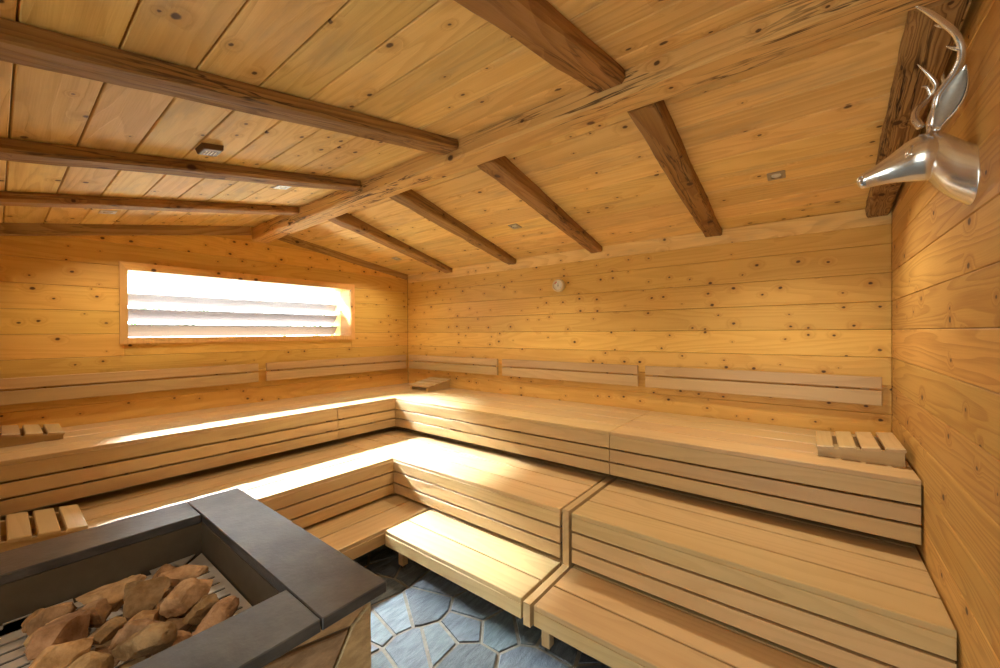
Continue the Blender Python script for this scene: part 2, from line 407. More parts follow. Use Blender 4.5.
mb = MB(); mb.box((W + 0.021, YF - 0.2, -0.15), (W + 0.2, 0.2, 2.95), 'y'); wr = mb.build('wall_right', DARKW); tag(wr, kind='structure')
mb = MB()
for k, (a, b) in enumerate(courses(0, 2.76)):
    mb.plank((W + 0.022, YF, a + 0.001), (0, 1, 0), (0, 0, 1), (-1, 0, 0), -YF, b - a - 0.002, 0.022)
mb.build('wall_boards', PINE_WIDE, wr)

DX0, DX1, DH = 3.62, 4.66, 2.04      # glazed door behind the viewer
mb = MB()
mb.box((-0.36, YF - 0.2, -0.15), (DX0, YF - 0.021, 2.95), 'x'); mb.box((DX1, YF - 0.2, -0.15), (W + 0.2, YF - 0.021, 2.95), 'x'); mb.box((DX0, YF - 0.2, DH), (DX1, YF - 0.021, 2.95), 'x')
wf = mb.build('wall_front', DARKW); tag(wf, kind='structure')
mb = MB()
for a, b in courses(0, 2.5):
    spans = [(0, DX0, a, b), (DX1, W, a, b)] if a < DH else [(0, W, a, b)]
    if a < DH < b: spans.append((DX0, DX1, DH, b))
    for x0, x1, p, q in spans: mb.plank((x0, YF - 0.022, p + 0.001), (1, 0, 0), (0, 0, 1), (0, 1, 0), x1 - x0, q - p - 0.002, 0.022)
mb.build('wall_boards', PINE, wf)
dr = empty('door_1', (DX0, YF, 0)); tag(dr, kind='structure')
mb = MB()
DWd = DX1 - DX0
for lo, hi, ax in (((0, -0.12, 0), (0.06, -0.02, DH), 'z'), ((DWd - 0.06, -0.12, 0), (DWd, -0.02, DH), 'z'), ((0.06, -0.12, DH - 0.06), (DWd - 0.06, -0.02, DH), 'x')):
    mb.box(lo, hi, ax, 0.002)
mb.build('door_frame', FRAMEW, dr)
mb = MB(); mb.box((0.06, -0.075, 0.01), (DWd - 0.06, -0.067, DH - 0.06), 'z'); mb.build('door_pane', GLASS_DARK, dr)
mb = MB(); mb.cyl((0.15, -0.03, 0.95), (0.15, -0.03, 1.25), 0.016, 0.016, 14)
for z in (0.98, 1.22): mb.cyl((0.15, -0.067, z), (0.15, -0.03, z), 0.008, 0.008, 10)
mb.build('door_handle', BENCH, dr)

# ---- ceiling: roof slab and boards along the ridge direction, cut over the rafters
mb = MB()
zl, zr = ceil_z(YF - 0.2), ceil_z(0.2)
mb.prism([Vector((-0.5, 0.2, zr + 0.022)), Vector((-0.5, -1.90, 2.765)), Vector((-0.5, YF - 0.2, zl + 0.022)), Vector((-0.5, YF - 0.2, 3.1)), Vector((-0.5, 0.2, 3.1))], (W + 0.8, 0, 0))
ceil = mb.build('ceiling', DARKW); tag(ceil, kind='structure')
mb = MB()
RB = [0.0, 1.03, 1.98, 2.92, 3.86, W]
def ceil_boards(ys):
    for y0, y1 in zip(ys, ys[1:]):
        a, b = Vector((0, y0, ceil_z(y0))), Vector((0, y1, ceil_z(y1))); v = b - a; w = v.length; v.normalize()
        n = Vector((1, 0, 0)).cross(v); n = n if n.z < 0 else -n
        g = 0.0055
        for x0, x1 in zip(RB, RB[1:]):
            mb.plank(a + Vector((x0, 0, 0)) - n * 0.022 + v * g / 2, (1, 0, 0), v, n, x1 - x0, w - g, 0.022, 0.003, None, False)
ceil_boards([0.0, -0.215, -0.42, -0.635, -0.835, -1.057, -1.251, -1.439, -1.636, -1.83, -1.9])
ceil_boards([-1.9, -2.09, -2.273, -2.457, -2.648, -2.825, -3.004, -3.191, -3.373, -3.56, -3.75, -3.94, -4.13, -4.32, -4.51, -4.70, -4.9])
mb.build('ceiling_boards', PINE_OLD, ceil)

# ---- rustic beams
def beam_mesh(mb, path, up, half_w, dep, seed, wob=0.006, seg=40, chamf=0.012):
    """hand-hewn beam whose bottom centre follows path [(point)], rectangular section with worn arrises"""
    pts = spline([tuple(p) for p in path], max(1, seg // max(1, len(path) - 1))); pts = [Vector(p) for p in pts]
    rings = []; rnd = (seed * 0.37) % 1
    for i, p in enumerate(pts):
        depth = dep(p) if callable(dep) else dep
        t = (pts[min(i + 1, len(pts) - 1)] - pts[max(i - 1, 0)]).normalized()
        s = t.cross(Vector(up)).normalized(); u = s.cross(t).normalized()
        def w(k, a=wob): return mnoise.noise(Vector((i * 0.19 + seed * 11, k * 7.7, seed))) * a * 1.6 + mnoise.noise(Vector((i * 0.7 + seed * 5, k * 3.1, seed))) * a * 0.6
        c = chamf * (1 + 0.7 * mnoise.noise(Vector((i * 0.3, seed, 2))))
        sec = [(-half_w, depth), (-half_w, depth * 0.5), (-half_w, c), (-half_w + c, 0), (-half_w * 0.3, 0), (half_w * 0.3, 0), (half_w - c, 0), (half_w, c), (half_w, depth * 0.5), (half_w, depth)]
        rings.append([p + s * (a + w(k)) + u * (b + (w(k + 20, wob * 0.6) if b < depth else 0)) for k, (a, b) in enumerate(sec)])
    V = [[mb.bm.verts.new(q) for q in r] for r in rings]; n = len(V[0]); fs = []
    acc = [0.0]
    for k in range(1, n): acc.append(acc[-1] + (rings[0][k] - rings[0][k - 1]).length)
    dist = [0.0]
    for i in range(1, len(pts)): dist.append(dist[-1] + (pts[i] - pts[i - 1]).length)
    def face(vs, uvs):
        f = mb.bm.faces.new(vs)
        for l, q in zip(f.loops, uvs): l[mb.uv].uv = q; l[mb.rn] = (rnd, (rnd * 7.31) % 1, 0.5, 1)
        fs.append(f)
    for i in range(len(V) - 1):
        for k in range(n):
            j = (k + 1) % n; b = acc[j] if j else acc[-1] + 2 * half_w
            face((V[i][k], V[i][j], V[i + 1][j], V[i + 1][k]), ((dist[i], acc[k]), (dist[i], b), (dist[i + 1], b), (dist[i + 1], acc[k])))
    face(V[0][::-1], [(0.01 * k, 0) for k in range(n)]); face(V[-1], [(0.01 * k, 0) for k in range(n)])
    bmesh.ops.recalc_face_normals(mb.bm, faces=fs)

mb = MB()
beam_mesh(mb, [(0.0, -1.90, 2.585), (0.8, -1.90, 2.605), (2.0, -1.90, 2.622), (3.4, -1.90, 2.628), (4.3, -1.895, 2.632), (W - 0.002, -1.90, 2.635)], (0, 0, 1), 0.078, 0.125, 1, 0.004, 60)
tag(mb.build('ridge_beam', RIDGE), 'long hewn ridge beam running under the peak of the board ceiling', 'beam')
rafters = [
    ('left', 0.98, 0.97, 'rough rafter on the left ceiling slope, the one nearest the window wall'),
    ('left', 1.91, 1.91, 'rough rafter on the left ceiling slope, second from the window wall'),
    ('left', 2.865, 2.86, 'rough rafter on the left ceiling slope, third from the window wall'),
    ('left', 3.815, 3.81, 'rough rafter on the left ceiling slope, fourth from the window wall'),
    ('right', 1.22, 0.845, 'rough rafter above the clock wall, nearest the window corner'),
    ('right', 2.11, 1.845, 'rough rafter above the clock wall, second from the window corner'),
    ('right', 2.975, 2.855, 'rough rafter above the clock wall, third from the window corner'),
    ('right', 3.89, 3.863, 'cracked rough rafter above the clock wall, fourth from the window corner'),
]
for i, (side, xr, xo, lab) in enumerate(rafters):
    mb = MB()
    if side == 'left':
        y0, y1 = -1.985, YF; z0, z1 = 2.671, ceil_z(YF) - 0.058
    else:
        y0, y1 = -1.815, -0.002; z0, z1 = 2.632, 2.400
    P = [(xr + (xo - xr) * t, y0 + (y1 - y0) * t, z0 + (z1 - z0) * t) for t in (0, 0.33, 0.66, 1)]
    beam_mesh(mb, P, (0, 0, 1), (0.062 if side == 'right' else 0.066), lambda p: (ceil_z(p.y) - p.z) * 0.985 - 0.004, 3 + i, 0.005, 36)
    o = mb.build('rafter', BEAM); tag(o, lab, 'rafter', 'rafters under the ceiling')
mb = MB()
beam_mesh(mb, [(4.80, -1.82, 2.628), (4.81, -1.2, 2.55), (4.822, -0.6, 2.463), (4.828, -0.002, 2.383)], (0, 0, 1), 0.060, lambda p: (ceil_z(p.y) - p.z) * 0.985 - 0.004, 15, 0.006, 40)
tag(mb.build('rafter', TIMBER), 'dark deeply grained timber against the right wall, behind the metal stag head', 'rafter', 'rafters under the ceiling')

# ---- trims under the ceiling
mb = MB(); beam_mesh(mb, [(0.018, -1.83, ceil_z(-1.83) - 0.075), (0.018, -0.9, ceil_z(-0.9) - 0.075), (0.018, -0.03, ceil_z(-0.03) - 0.07)], (0, 0, 1), 0.017, 0.08, 21, 0.003, 24, 0.004)
tag(mb.build('trim_1', TRIMW), kind='structure')
mb = MB(); beam_mesh(mb, [(0.018, -1.99, ceil_z(-1.99) - 0.085), (0.018, -3.2, ceil_z(-3.2) - 0.085), (0.018, YF, ceil_z(YF) - 0.085)], (0, 0, 1), 0.017, 0.09, 22, 0.003, 30, 0.004)
tag(mb.build('trim_2', TRIMW), kind='structure')
mb = MB(); beam_mesh(mb, [(0.04, -0.010, 2.338), (2.4, -0.010, 2.342), (W - 0.003, -0.010, 2.330)], (0, 0, 1), 0.009, 0.115, 23, 0.0015, 30, 0.003)
tag(mb.build('trim_3', PINE_OLD), kind='structure')

# ---- window in the left wall
win = empty('window_1', (0, -1.89, 1.90)); tag(win, kind='structure')
def winpart(mb, name, mat):
    for v in mb.bm.verts: v.co -= Vector((0, -1.89, 1.90))
    return mb.build(name, mat, win)
mb = MB(); T0, T1, Z0, Z1 = -2.968, -0.838, 1.562, 2.242; tw = 0.050; tt = 0.066
for poly in ([(T0, Z1), (T1, Z1), (T1 - tw, Z1 - tt), (T0 + tw, Z1 - tt)], [(T0, Z0), (T0 + tw, Z0 + tw), (T1 - tw, Z0 + tw), (T1, Z0)],
             [(T0, Z0), (T0, Z1), (T0 + tw, Z1 - tt), (T0 + tw, Z0 + tw)], [(T1, Z0), (T1 - tw, Z0 + tw), (T1 - tw, Z1 - tt), (T1, Z1)]):
    fs = mb.prism([Vector((0.0, a, b)) for a, b in poly], (0.024, 0, 0), None, (0, 1, 0) if abs(poly[0][0] - poly[1][0]) > 1 else (0, 0, 1))
winpart(mb, 'window_frame', FRAMEW)
mb = MB()
mb.box((-0.24, WY0 - 0.021, WZ0 - 0.02), (-0.0, WY1 + 0.021, WZ0 + 0.0), 'y'); mb.box((-0.36, WY0 - 0.021, WZ1), (0, WY1 + 0.021, WZ1 + 0.02), 'y')
mb.box((-0.36, WY0 - 0.02, WZ0), (0, WY0, WZ1), 'x'); mb.box((-0.36, WY1, WZ0), (0, WY1 + 0.02, WZ1), 'x')
winpart(mb, 'window_reveal', FRAMEW)
for z in (2.005, 1.862, 1.720):
    mb = MB()
    u = Vector((-0.085, 0, -0.10)).normalized(); n = Vector((-u.z, 0, u.x)).normalized()
    n = n if n.x > 0 else -n
    mb.plank(Vector((-0.285, WY0, z)) - n * 0.018, (0, 1, 0), u, n, WY1 - WY0, 0.135, 0.018, 0.002)
    winpart(mb, 'louvre_slat', SLATW)
mb = MB(); mb.box((-0.215, WY0, WZ0), (-0.209, WY1, WZ1), 'y'); winpart(mb, 'window_pane', GLASS)

# ------------------------------------------------------------------ benches
ZU, ZM, ZL = 0.937, 0.575, 0.252
def rows(mb, x0, x1, y0, y1, ztop, th, cuts, axis, gap=0.011, c=0.003):
    """planks side by side; cuts are the seam positions across the grain"""
    for a, b in zip(cuts, cuts[1:]):
        a, b = min(a, b) + gap / 2, max(a, b) - gap / 2
        if axis == 'x': mb.plank((x0, a, ztop - th), (1, 0, 0), (0, 1, 0), (0, 0, 1), x1 - x0, b - a, th, c)
        else: mb.plank((a, y0, ztop - th), (0, 1, 0), (1, 0, 0), (0, 0, 1), y1 - y0, b - a, th, c)

def bench(name, label, group, x0, x1, y0, y1, ztop, front, axis, cuts, fasc, foot, frame_in, closed=()):
    """front: 'x' (faces +x at x1) or 'y' (faces -y at y0); fasc: list of (z0, z1) boards; foot: legs"""
    root = empty(name, ((x0 + x1) / 2, (y0 + y1) / 2, 0)); tag(root, label, 'bench', group)
    off = Vector(root.location)
    def fin(mb, nm, mat):
        for v in mb.bm.verts: v.co -= off
        return mb.build(nm, mat, root)
    th = 0.026
    mb = MB(); rows(mb, x0, x1, y0, y1, ztop, th, cuts, axis); fin(mb, 'seat', BENCH)
    mb = MB()
    for (a, b) in fasc:
        if front == 'y': mb.plank((x0, y0 + 0.026, a), (1, 0, 0), (0, 0, 1), (0, -1, 0), x1 - x0, b - a, 0.024, 0.002)
        else: mb.plank((x1 - 0.026, y0, a), (0, 1, 0), (0, 0, 1), (1, 0, 0), y1 - y0, b - a, 0.024, 0.002)
    fin(mb, 'front_panel', BENCH)
    mb = MB()
    zb = fasc[-1][0] + 0.02; zt = ztop - th
    if front == 'y':
        n = max(2, int((x1 - x0) / 0.8) + 1)
        for i in range(n):
            x = x0 + 0.04 + (x1 - x0 - 0.12) * i / (n - 1)
            mb.box((x, y0 + 0.027, zb), (x + 0.04, y0 + 0.067, zt), 'z'); mb.box((x, y0 + 0.067, zt - 0.06), (x + 0.04, y1 - 0.01, zt), 'y')
        mb.box((x0 + 0.01, y1 - 0.05, zt - 0.06), (x1 - 0.01, y1 - 0.01, zt), 'x')
    else:
        n = max(2, int((y1 - y0) / 0.8) + 1)
        for i in range(n):
            y = y0 + 0.04 + (y1 - y0 - 0.12) * i / (n - 1)
            mb.box((x1 - 0.067, y, zb), (x1 - 0.027, y + 0.04, zt), 'z'); mb.box((x0 + 0.01, y, zt - 0.06), (x1 - 0.067, y + 0.04, zt), 'x')
        mb.box((x0 + 0.01, y0 + 0.01, zt - 0.06), (x0 + 0.05, y1 - 0.01, zt), 'y')
    fin(mb, 'support_frame', DARKW)
    for (lx, ly, top) in foot:
        mb = MB(); mb.box((lx - 0.024, ly - 0.024, 0.022), (lx + 0.024, ly + 0.024, top), 'z', 0.003)
        lg = fin(mb, 'leg', BENCH)
        mb = MB(); mb.cyl((lx, ly, 0.0), (lx, ly, 0.024), 0.016, 0.013, 12)
        for v in mb.bm.verts: v.co -= off
        mb.build('foot', RUBBER, lg)
    return root

FU = [(0.821, 0.910), (0.727, 0.809), (0.634, 0.715)]
FM = [(0.469, 0.548), (0.370, 0.457), (0.279, 0.357)]
FL = [(0.146, 0.224)]
GU, GMD, GLW = 'benches of the upper tier', 'benches of the middle tier', 'benches of the lower tier'
XS = 3.366
def feet(pts, top): return [(x, y, top) for x, y in pts]
bench('upper_bench', 'long upper wooden bench under the window, the stretch left of its front joint', GU, 0.004, 0.943, YF + 0.004, -1.593, ZU, 'x', 'y', [0.004, 0.24, 0.475, 0.709, 0.943], FU,
      feet([(0.05, -4.8), (0.05, -1.7), (0.6, -4.8), (0.6, -3.2), (0.6, -1.7)], 0.85), 0)
bench('upper_bench', 'short upper wooden corner bench between the window wall and the clock wall', GU, 0.004, 0.943, -1.590, -0.004, ZU, 'x', 'y', [0.004, 0.24, 0.475, 0.709, 0.943], FU,
      feet([(0.05, -1.5), (0.05, -0.1), (0.6, -1.5), (0.6, -0.98)], 0.85), 0)
bench('upper_bench', 'upper wooden bench along the clock wall, the daylit half nearer the window corner', GU, 0.946, XS - 0.002, -0.935, -0.004, ZU, 'y', 'x', [-0.935, -0.702, -0.468, -0.236, -0.004], FU,
      feet([(1.05, -0.6), (2.2, -0.6), (3.25, -0.6), (1.05, -0.06), (3.25, -0.06)], 0.85), 0)
bench('upper_bench', 'upper wooden bench along the clock wall, the half ending at the right wall', GU, XS + 0.002, W - 0.008, -0.935, -0.004, ZU, 'y', 'x', [-0.935, -0.702, -0.468, -0.236, -0.004], FU,
      feet([(3.5, -0.6), (4.78, -0.6), (3.5, -0.06), (4.78, -0.06)], 0.85), 0)
bench('middle_bench', 'middle wooden bench running under the window, partly hidden behind the stone heater', GMD, 0.70, 1.691, YF + 0.004, -1.514, ZM, 'x', 'y', [0.70, 0.985, 1.22, 1.455, 1.691], FM,
      feet([(1.02, -4.8), (1.38, -4.8), (1.02, -1.62), (1.38, -3.2), (1.38, -1.62)], 0.5), 0)
bench('middle_bench', 'middle wooden bench in front of the clock wall, sunlit where it meets the window corner', GMD, 0.70, 3.293, -1.511, -0.70, ZM, 'y', 'x', [-1.511, -1.289, -1.063, -0.83, -0.70], FM,
      feet([(1.72, -1.25), (2.5, -1.25), (3.2, -1.25), (1.05, -0.98), (3.2, -0.98)], 0.5), 0)
bench('middle_bench', 'middle wooden bench in front of the clock wall, ending at the right wall', GMD, 3.372, W - 0.008, -1.511, -0.70, ZM, 'y', 'x', [-1.511, -1.289, -1.063, -0.83, -0.70], FM,
      feet([(3.5, -1.25), (4.78, -1.25), (3.5, -0.98), (4.78, -0.98)], 0.5), 0)
bench('lower_bench', 'low orange-shaded step bench under the window side, running behind the stone heater', GLW, 1.50, 2.11, YF + 0.004, -1.40, ZL, 'x', 'y', [1.50, 1.63, 1.867, 2.11], FL,
      feet([(1.75, -4.8), (2.03, -3.4), (1.75, -1.7), (2.03, -1.72)], 0.2), 0)
bench('lower_bench', 'low step bench standing on the slate floor, pale in the window light', GLW, 2.128, 3.293, -1.920, -1.38, ZL, 'y', 'x', [-1.920, -1.719, -1.50, -1.38], FL,
      feet([(2.235, -1.845), (3.18, -1.66), (2.235, -1.55), (3.18, -1.55)], 0.2), 0)
bench('lower_bench', 'low step bench nearest the viewer at the bottom right edge of the photo', GLW, 3.372, W - 0.008, -1.920, -1.38, ZL, 'y', 'x', [-1.920, -1.719, -1.50, -1.38], FL,
      feet([(3.41, -1.845), (4.75, -1.845), (3.41, -1.55), (4.75, -1.55)], 0.2), 0)

# upright end board between the two halves of the front benches
root = empty('bench_divider', (3.334, -1.4, 0)); tag(root, 'narrow stepped end board closing the joint between the front benches', 'divider')
mb = MB(); off = Vector(root.location)
mb.prism([Vector((3.313, a, b)) for a, b in ((-1.513, 0.252), (-1.513, 0.580), (-0.72, 0.580), (-0.72, 0.252))], (0.042, 0, 0), 0.3, (0, 1, 0))
for v in mb.bm.verts: v.co -= off
mb.build('upper_board', BENCH, root)
mb = MB()
mb.prism([Vector((3.313, a, b)) for a, b in ((-1.925, 0.132), (-1.925, 0.250), (-1.40, 0.250), (-1.40, 0.132))], (0.042, 0, 0), 0.55, (0, 1, 0))
for v in mb.bm.verts: v.co -= off
mb.build('lower_board', BENCH, root)
for ly in (-1.66, -1.45):
    mb = MB(); mb.box((3.316, ly - 0.02, 0.0), (3.352, ly + 0.02, 0.134), 'z', 0.002)
    for v in mb.bm.verts: v.co -= off
    mb.build('leg', BENCH, root)

# ------------------------------------------------------------------ backrests on the walls
def backrest(label, wall, a, b):
    root = empty('backrest', ((a + b) / 2, 0, 1.24) if wall == 'back' else (0, (a + b) / 2, 1.24)); tag(root, label, 'backrest', 'slatted backrests on the walls')
    off = Vector(root.location)
    for (z0, z1) in ((1.258, 1.336), (1.149, 1.246)):
        mb = MB()
        if wall == 'back': mb.plank((a, -0.032, z0), (1, 0, 0), (0, 0, 1), (0, -1, 0), b - a, z1 - z0, 0.022, 0.003)
        else: mb.plank((0.032, a, z0), (0, 1, 0), (0, 0, 1), (1, 0, 0), b - a, z1 - z0, 0.022, 0.003)
        for v in mb.bm.verts: v.co -= off
        mb.build('rail', BENCH, root)
    n = 2 if b - a < 1.7 else 3
    for i in range(n):
        p = a + 0.06 + (b - a - 0.16) * i / (n - 1); mb = MB()
        if wall == 'back': mb.box((p, -0.032, 1.155), (p + 0.04, 0.0, 1.33), 'z')
        else: mb.box((0.0, p, 1.155), (0.032, p + 0.04, 1.33), 'z')
        for v in mb.bm.verts: v.co -= off
        mb.build('spacer', BENCH, root)
backrest('two-rail wooden backrest on the clock wall beside the window corner, the shortest of that row', 'back', 0.09, 1.655)
backrest('two-rail wooden backrest on the clock wall, middle one of three', 'back', 1.725, 3.262)
backrest('two-rail wooden backrest on the clock wall, ending near the right wall', 'back', 3.328, 4.845)
backrest('two-rail wooden backrest below the window, next to the room corner', 'left', -1.868, -0.07)
backrest('long two-rail wooden backrest below the window, running out of the photo at the left', 'left', -4.6, -1.945)

# ------------------------------------------------------------------ wedge headrests
def headrest(label, loc, rz, L=0.385, D=0.40, h0=0.045, h1=0.10, n=4):
    """slats run along local y (depth D); the wedge rises along local x from h0 to h1"""
    root = empty('headrest', loc, rz); tag(root, label, 'headrest', 'slatted wedge headrests')
    pitch = L / n; th = 0.02
    ang = math.atan2(h1 - h0, L); u = Vector((math.cos(ang), 0, math.sin(ang))); nrm = Vector((-math.sin(ang), 0, math.cos(ang)))
    for i in range(n):
        mb = MB(); o = Vector((0, 0, h0 - th)) + u * (pitch * i + 0.001)
        mb.plank(o, (0, 1, 0), u, nrm, D, pitch - 0.019, th, 0.004); mb.build('slat', BENCH, root)
    for y in (0.025, D - 0.049):
        mb = MB(); mb.prism([Vector((0.004, y, 0.0)), Vector((L * math.cos(ang) - 0.02, y, 0.0)), Vector((L * math.cos(ang) - 0.02, y, h1 - th - 0.004)), Vector((0.004, y, h0 - th - 0.001))], (0, 0.024, 0), None, (1, 0, 0))
        mb.build('side_board', BENCH, root)
    return root
headrest('slatted wedge headrest on the upper bench against the right wall', (4.508, -0.762, ZU), 0, 0.375, 0.42, 0.06, 0.105)
headrest('slatted wedge headrest in the room corner where the two upper benches meet', (0.90, -0.415, ZU), math.pi / 2, 0.39, 0.37, 0.06, 0.125)
hr = headrest('slatted wedge headrest on the upper bench under the window, at the left photo edge', (0.125, -3.315, ZU), -math.pi / 2, 0.385, 0.40, 0.05, 0.10)
hr = headrest('slatted wedge headrest on the middle bench, pale in daylight behind the heater', (1.06, -3.305, ZM), -math.pi / 2, 0.385, 0.42, 0.06, 0.11)

# ------------------------------------------------------------------ heater surround, grate and stones
HX0, HX1, HY1, HY0 = 2.166, 3.420, -2.833, -4.55
SZ = 0.85; ST = 0.036
IX0, IX1, IY1, IY0 = 2.386, 3.209, -3.047, -4.30
hs = empty('heater_surround', ((HX0 + HX1) / 2, (HY0 + HY1) / 2, 0)); tag(hs, 'stone clad heater surround with wide dark slate coping round a rectangular pit', 'heater')
off = Vector(hs.location)
def hpart(mb, nm, mat, parent=None, smooth=False):
    for v in mb.bm.verts: v.co -= off
    return mb.build(nm, mat, parent or hs, smooth)
g = 0.0015
for k, (lo, hi) in enumerate((((HX0, IY1 + g, SZ - ST), (HX1, HY1, SZ)), ((HX0, IY0, SZ - ST), (IX0, IY1 - g, SZ)), ((IX1, IY0, SZ - ST), (HX1, IY1 - g, SZ)), ((HX0, HY0, SZ - ST), (HX1, IY0 - 2 * g, SZ)))):
    mb = MB(); mb.box(lo, hi, 'x', 0.003, 0.2 + 0.2 * k); hpart(mb, 'coping_slab', SLATE)
BX0, BX1, BY1, BY0 = HX0 + 0.075, HX1 - 0.075, HY1 - 0.03, HY0 + 0.07
mb = MB()
mb.box((BX0, IY1 + 0.004, 0), (BX1, BY1, SZ - ST), 'x'); mb.box((BX0, BY0, 0), (BX1, IY0 - 0.004, SZ - ST), 'x')
mb.box((BX0, IY0 - 0.004, 0), (IX0 - 0.004, IY1 + 0.004, SZ - ST), 'y'); mb.box((IX1 + 0.004, IY0 - 0.004, 0), (BX1, IY1 + 0.004, SZ - ST), 'y')
body = hpart(mb, 'surround_body', MORTAR)
mb = MB()
stones(mb, cells(BX0, BX1, 0.005, SZ - ST - 0.004, 0.42, 0.15, 0.012, 8, 0.3), lambda p, h: (p[0], BY1 + h, p[1]), 0.014, 0.004, 4)
stones(mb, cells(BY0, BY1 + 0.012, 0.005, SZ - ST - 0.004, 0.42, 0.15, 0.012, 9, 0.3), lambda p, h: (BX1 + h, p[0], p[1]), 0.014, 0.004, 5)
hpart(mb, 'stone_cladding', CLAD)
mb = MB()
for lo, hi in (((IX0 - 0.003, IY0, 0.02), (IX0, IY1, SZ - ST)), ((IX1, IY0, 0.02), (IX1 + 0.003, IY1, SZ - ST)), ((IX0, IY1, 0.02), (IX1, IY1 + 0.003, SZ - ST)), ((IX0, IY0 - 0.003, 0.02), (IX1, IY0, SZ - ST))):
    mb.box(lo, hi, 'x')
hpart(mb, 'pit_lining', LINER)

GZ = 0.690
gr = empty('heater_grate', ((IX0 + IX1) / 2, (IY0 + IY1) / 2, 0)); tag(gr, 'slotted steel heater top set inside the slate rimmed pit, carrying stones', 'heater')
off2 = Vector(gr.location)
def gpart(mb, nm, mat):
    for v in mb.bm.verts: v.co -= off2
    return mb.build(nm, mat, gr)
ax0, ax1, ay1, ay0 = IX0 + 0.006, IX1 - 0.006, IY1 - 0.006, IY0 + 0.006
mb = MB()   # notched strip along the window side
st = 0.085; yy = ay1 - 0.105; sgn = 0
mb.box((ax0 + 0.040, ay0 + 0.09, GZ - 0.004), (ax0 + st, ay1 - 0.09, GZ), 'y')
mb.prism([Vector((ax0, ay1 - 0.02, GZ - 0.004)), Vector((ax0, ay1 - 0.105, GZ - 0.004)), Vector((ax0 + st, ay1 - 0.105, GZ - 0.004)), Vector((ax0 + st, ay1 - 0.095, GZ - 0.004)), ], (0, 0, 0.004))
y = ay1 - 0.105
while y > ay0 + 0.15:
    mb.box((ax0, y - 0.065, GZ - 0.004), (ax0 + 0.040, y, GZ), 'y'); y -= 0.092
mb.box((ax0 + st - 0.004, ay0 + 0.09, GZ - 0.05), (ax0 + st, ay1 - 0.09, GZ - 0.004), 'y')
gpart(mb, 'notched_strip', STEEL)
mb = MB(); mb.box((ax1 - st, ay0 + 0.09, GZ - 0.004), (ax1, ay1 - 0.09, GZ), 'y'); gpart(mb, 'edge_strip', STEEL)
for (ya, yb, inner) in ((ay1 - 0.42, ay1, 'lo'), (IY1 - 0.86, IY1 - 0.475, 'hi'), ):
    mb = MB(); x = ax0 + 0.105
    mb.box((ax0 + 0.094, ya, GZ - 0.004), (ax1 - 0.094, ya + 0.03, GZ), 'x'); mb.box((ax0 + 0.094, yb - 0.022, GZ - 0.004), (ax1 - 0.094, yb, GZ), 'x')
    if inner == 'hi': mb.box((ax0 + 0.012, ya, GZ - 0.004), (ax0 + 0.094, yb, GZ), 'y')
    while x < ax1 - 0.12:
        mb.box((x - 0.011, ya + 0.03, GZ - 0.004), (x + 0.033, yb - 0.022, GZ), 'y'); x += 0.056
    mb.box((ax0 + 0.094, (ya if inner == 'lo' else yb - 0.004), GZ - 0.06), (ax1 - 0.094, (ya + 0.004 if inner == 'lo' else yb), GZ - 0.004), 'x')
    gpart(mb, 'slotted_plate', STEEL)
mb = MB(); mb.prism([Vector((ax0 + 0.012, ay1, GZ - 0.004)), Vector((ax0 + 0.098, ay1, GZ - 0.004)), Vector((ax0 + 0.098, ay1 - 0.093, GZ - 0.004))], (0, 0, 0.004))
for i in range(7):
    for j in range(3):
        mb.box((ax0 + 0.10 + j * 0.03, ay1 - 0.04 - i * 0.011, GZ), (ax0 + 0.122 + j * 0.03, ay1 - 0.036 - i * 0.011, GZ + 0.002), 'x')
gpart(mb, 'embossed_plate', STEEL)
mb = MB(); mb.box((ax0, ay0, 0.02), (ax1, ay1, GZ - 0.075), 'x'); gpart(mb, 'heater_body', BLACK)

def pix(px, py, z):
    d = F + R * ((px - 500) / 396.685) - U * ((py - 334) / 396.685)
    return EYE + d * ((z - EYE.z) / d.z)

def rock_mesh(name, seed, size):
    r = random.Random(seed); bm = bmesh.new()
    bmesh.ops.create_icosphere(bm, subdivisions=4, radius=1.0)
    planes = []
    for _ in range(11):
        n = Vector((r.gauss(0, 1), r.gauss(0, 1), r.gauss(0, 1))).normalized(); planes.append((n, r.uniform(0.46, 0.80)))
    for v in bm.verts:
        p = v.co.copy()
        for n, d in planes:
            k = p.dot(n) - d
            if k > 0: p -= n * k * 0.99
        q = p * 2.1 + Vector((seed * 1.37, seed * 2.11, 0))
        p *= 1 + 0.06 * mnoise.noise(q) + 0.05 * mnoise.noise(q * 2.7) + 0.035 * mnoise.noise(q * 6) + 0.02 * mnoise.noise(q * 13)
        v.co = Vector((p.x * size[0], p.y * size[1], p.z * size[2]))
    rn = bm.loops.layers.float_color.new('rnd'); c = r.random()
    for f in bm.faces:
        f.smooth = True
        for l in f.loops: l[rn] = (c, r.random() * 0 + (c * 7.3) % 1, (c * 3.1) % 1, 1)
    me = bpy.data.meshes.new(name); bm.to_mesh(me); bm.free(); me.materials.append(ROCK); me.set_sharp_from_angle(angle=math.radians(17))
    return me

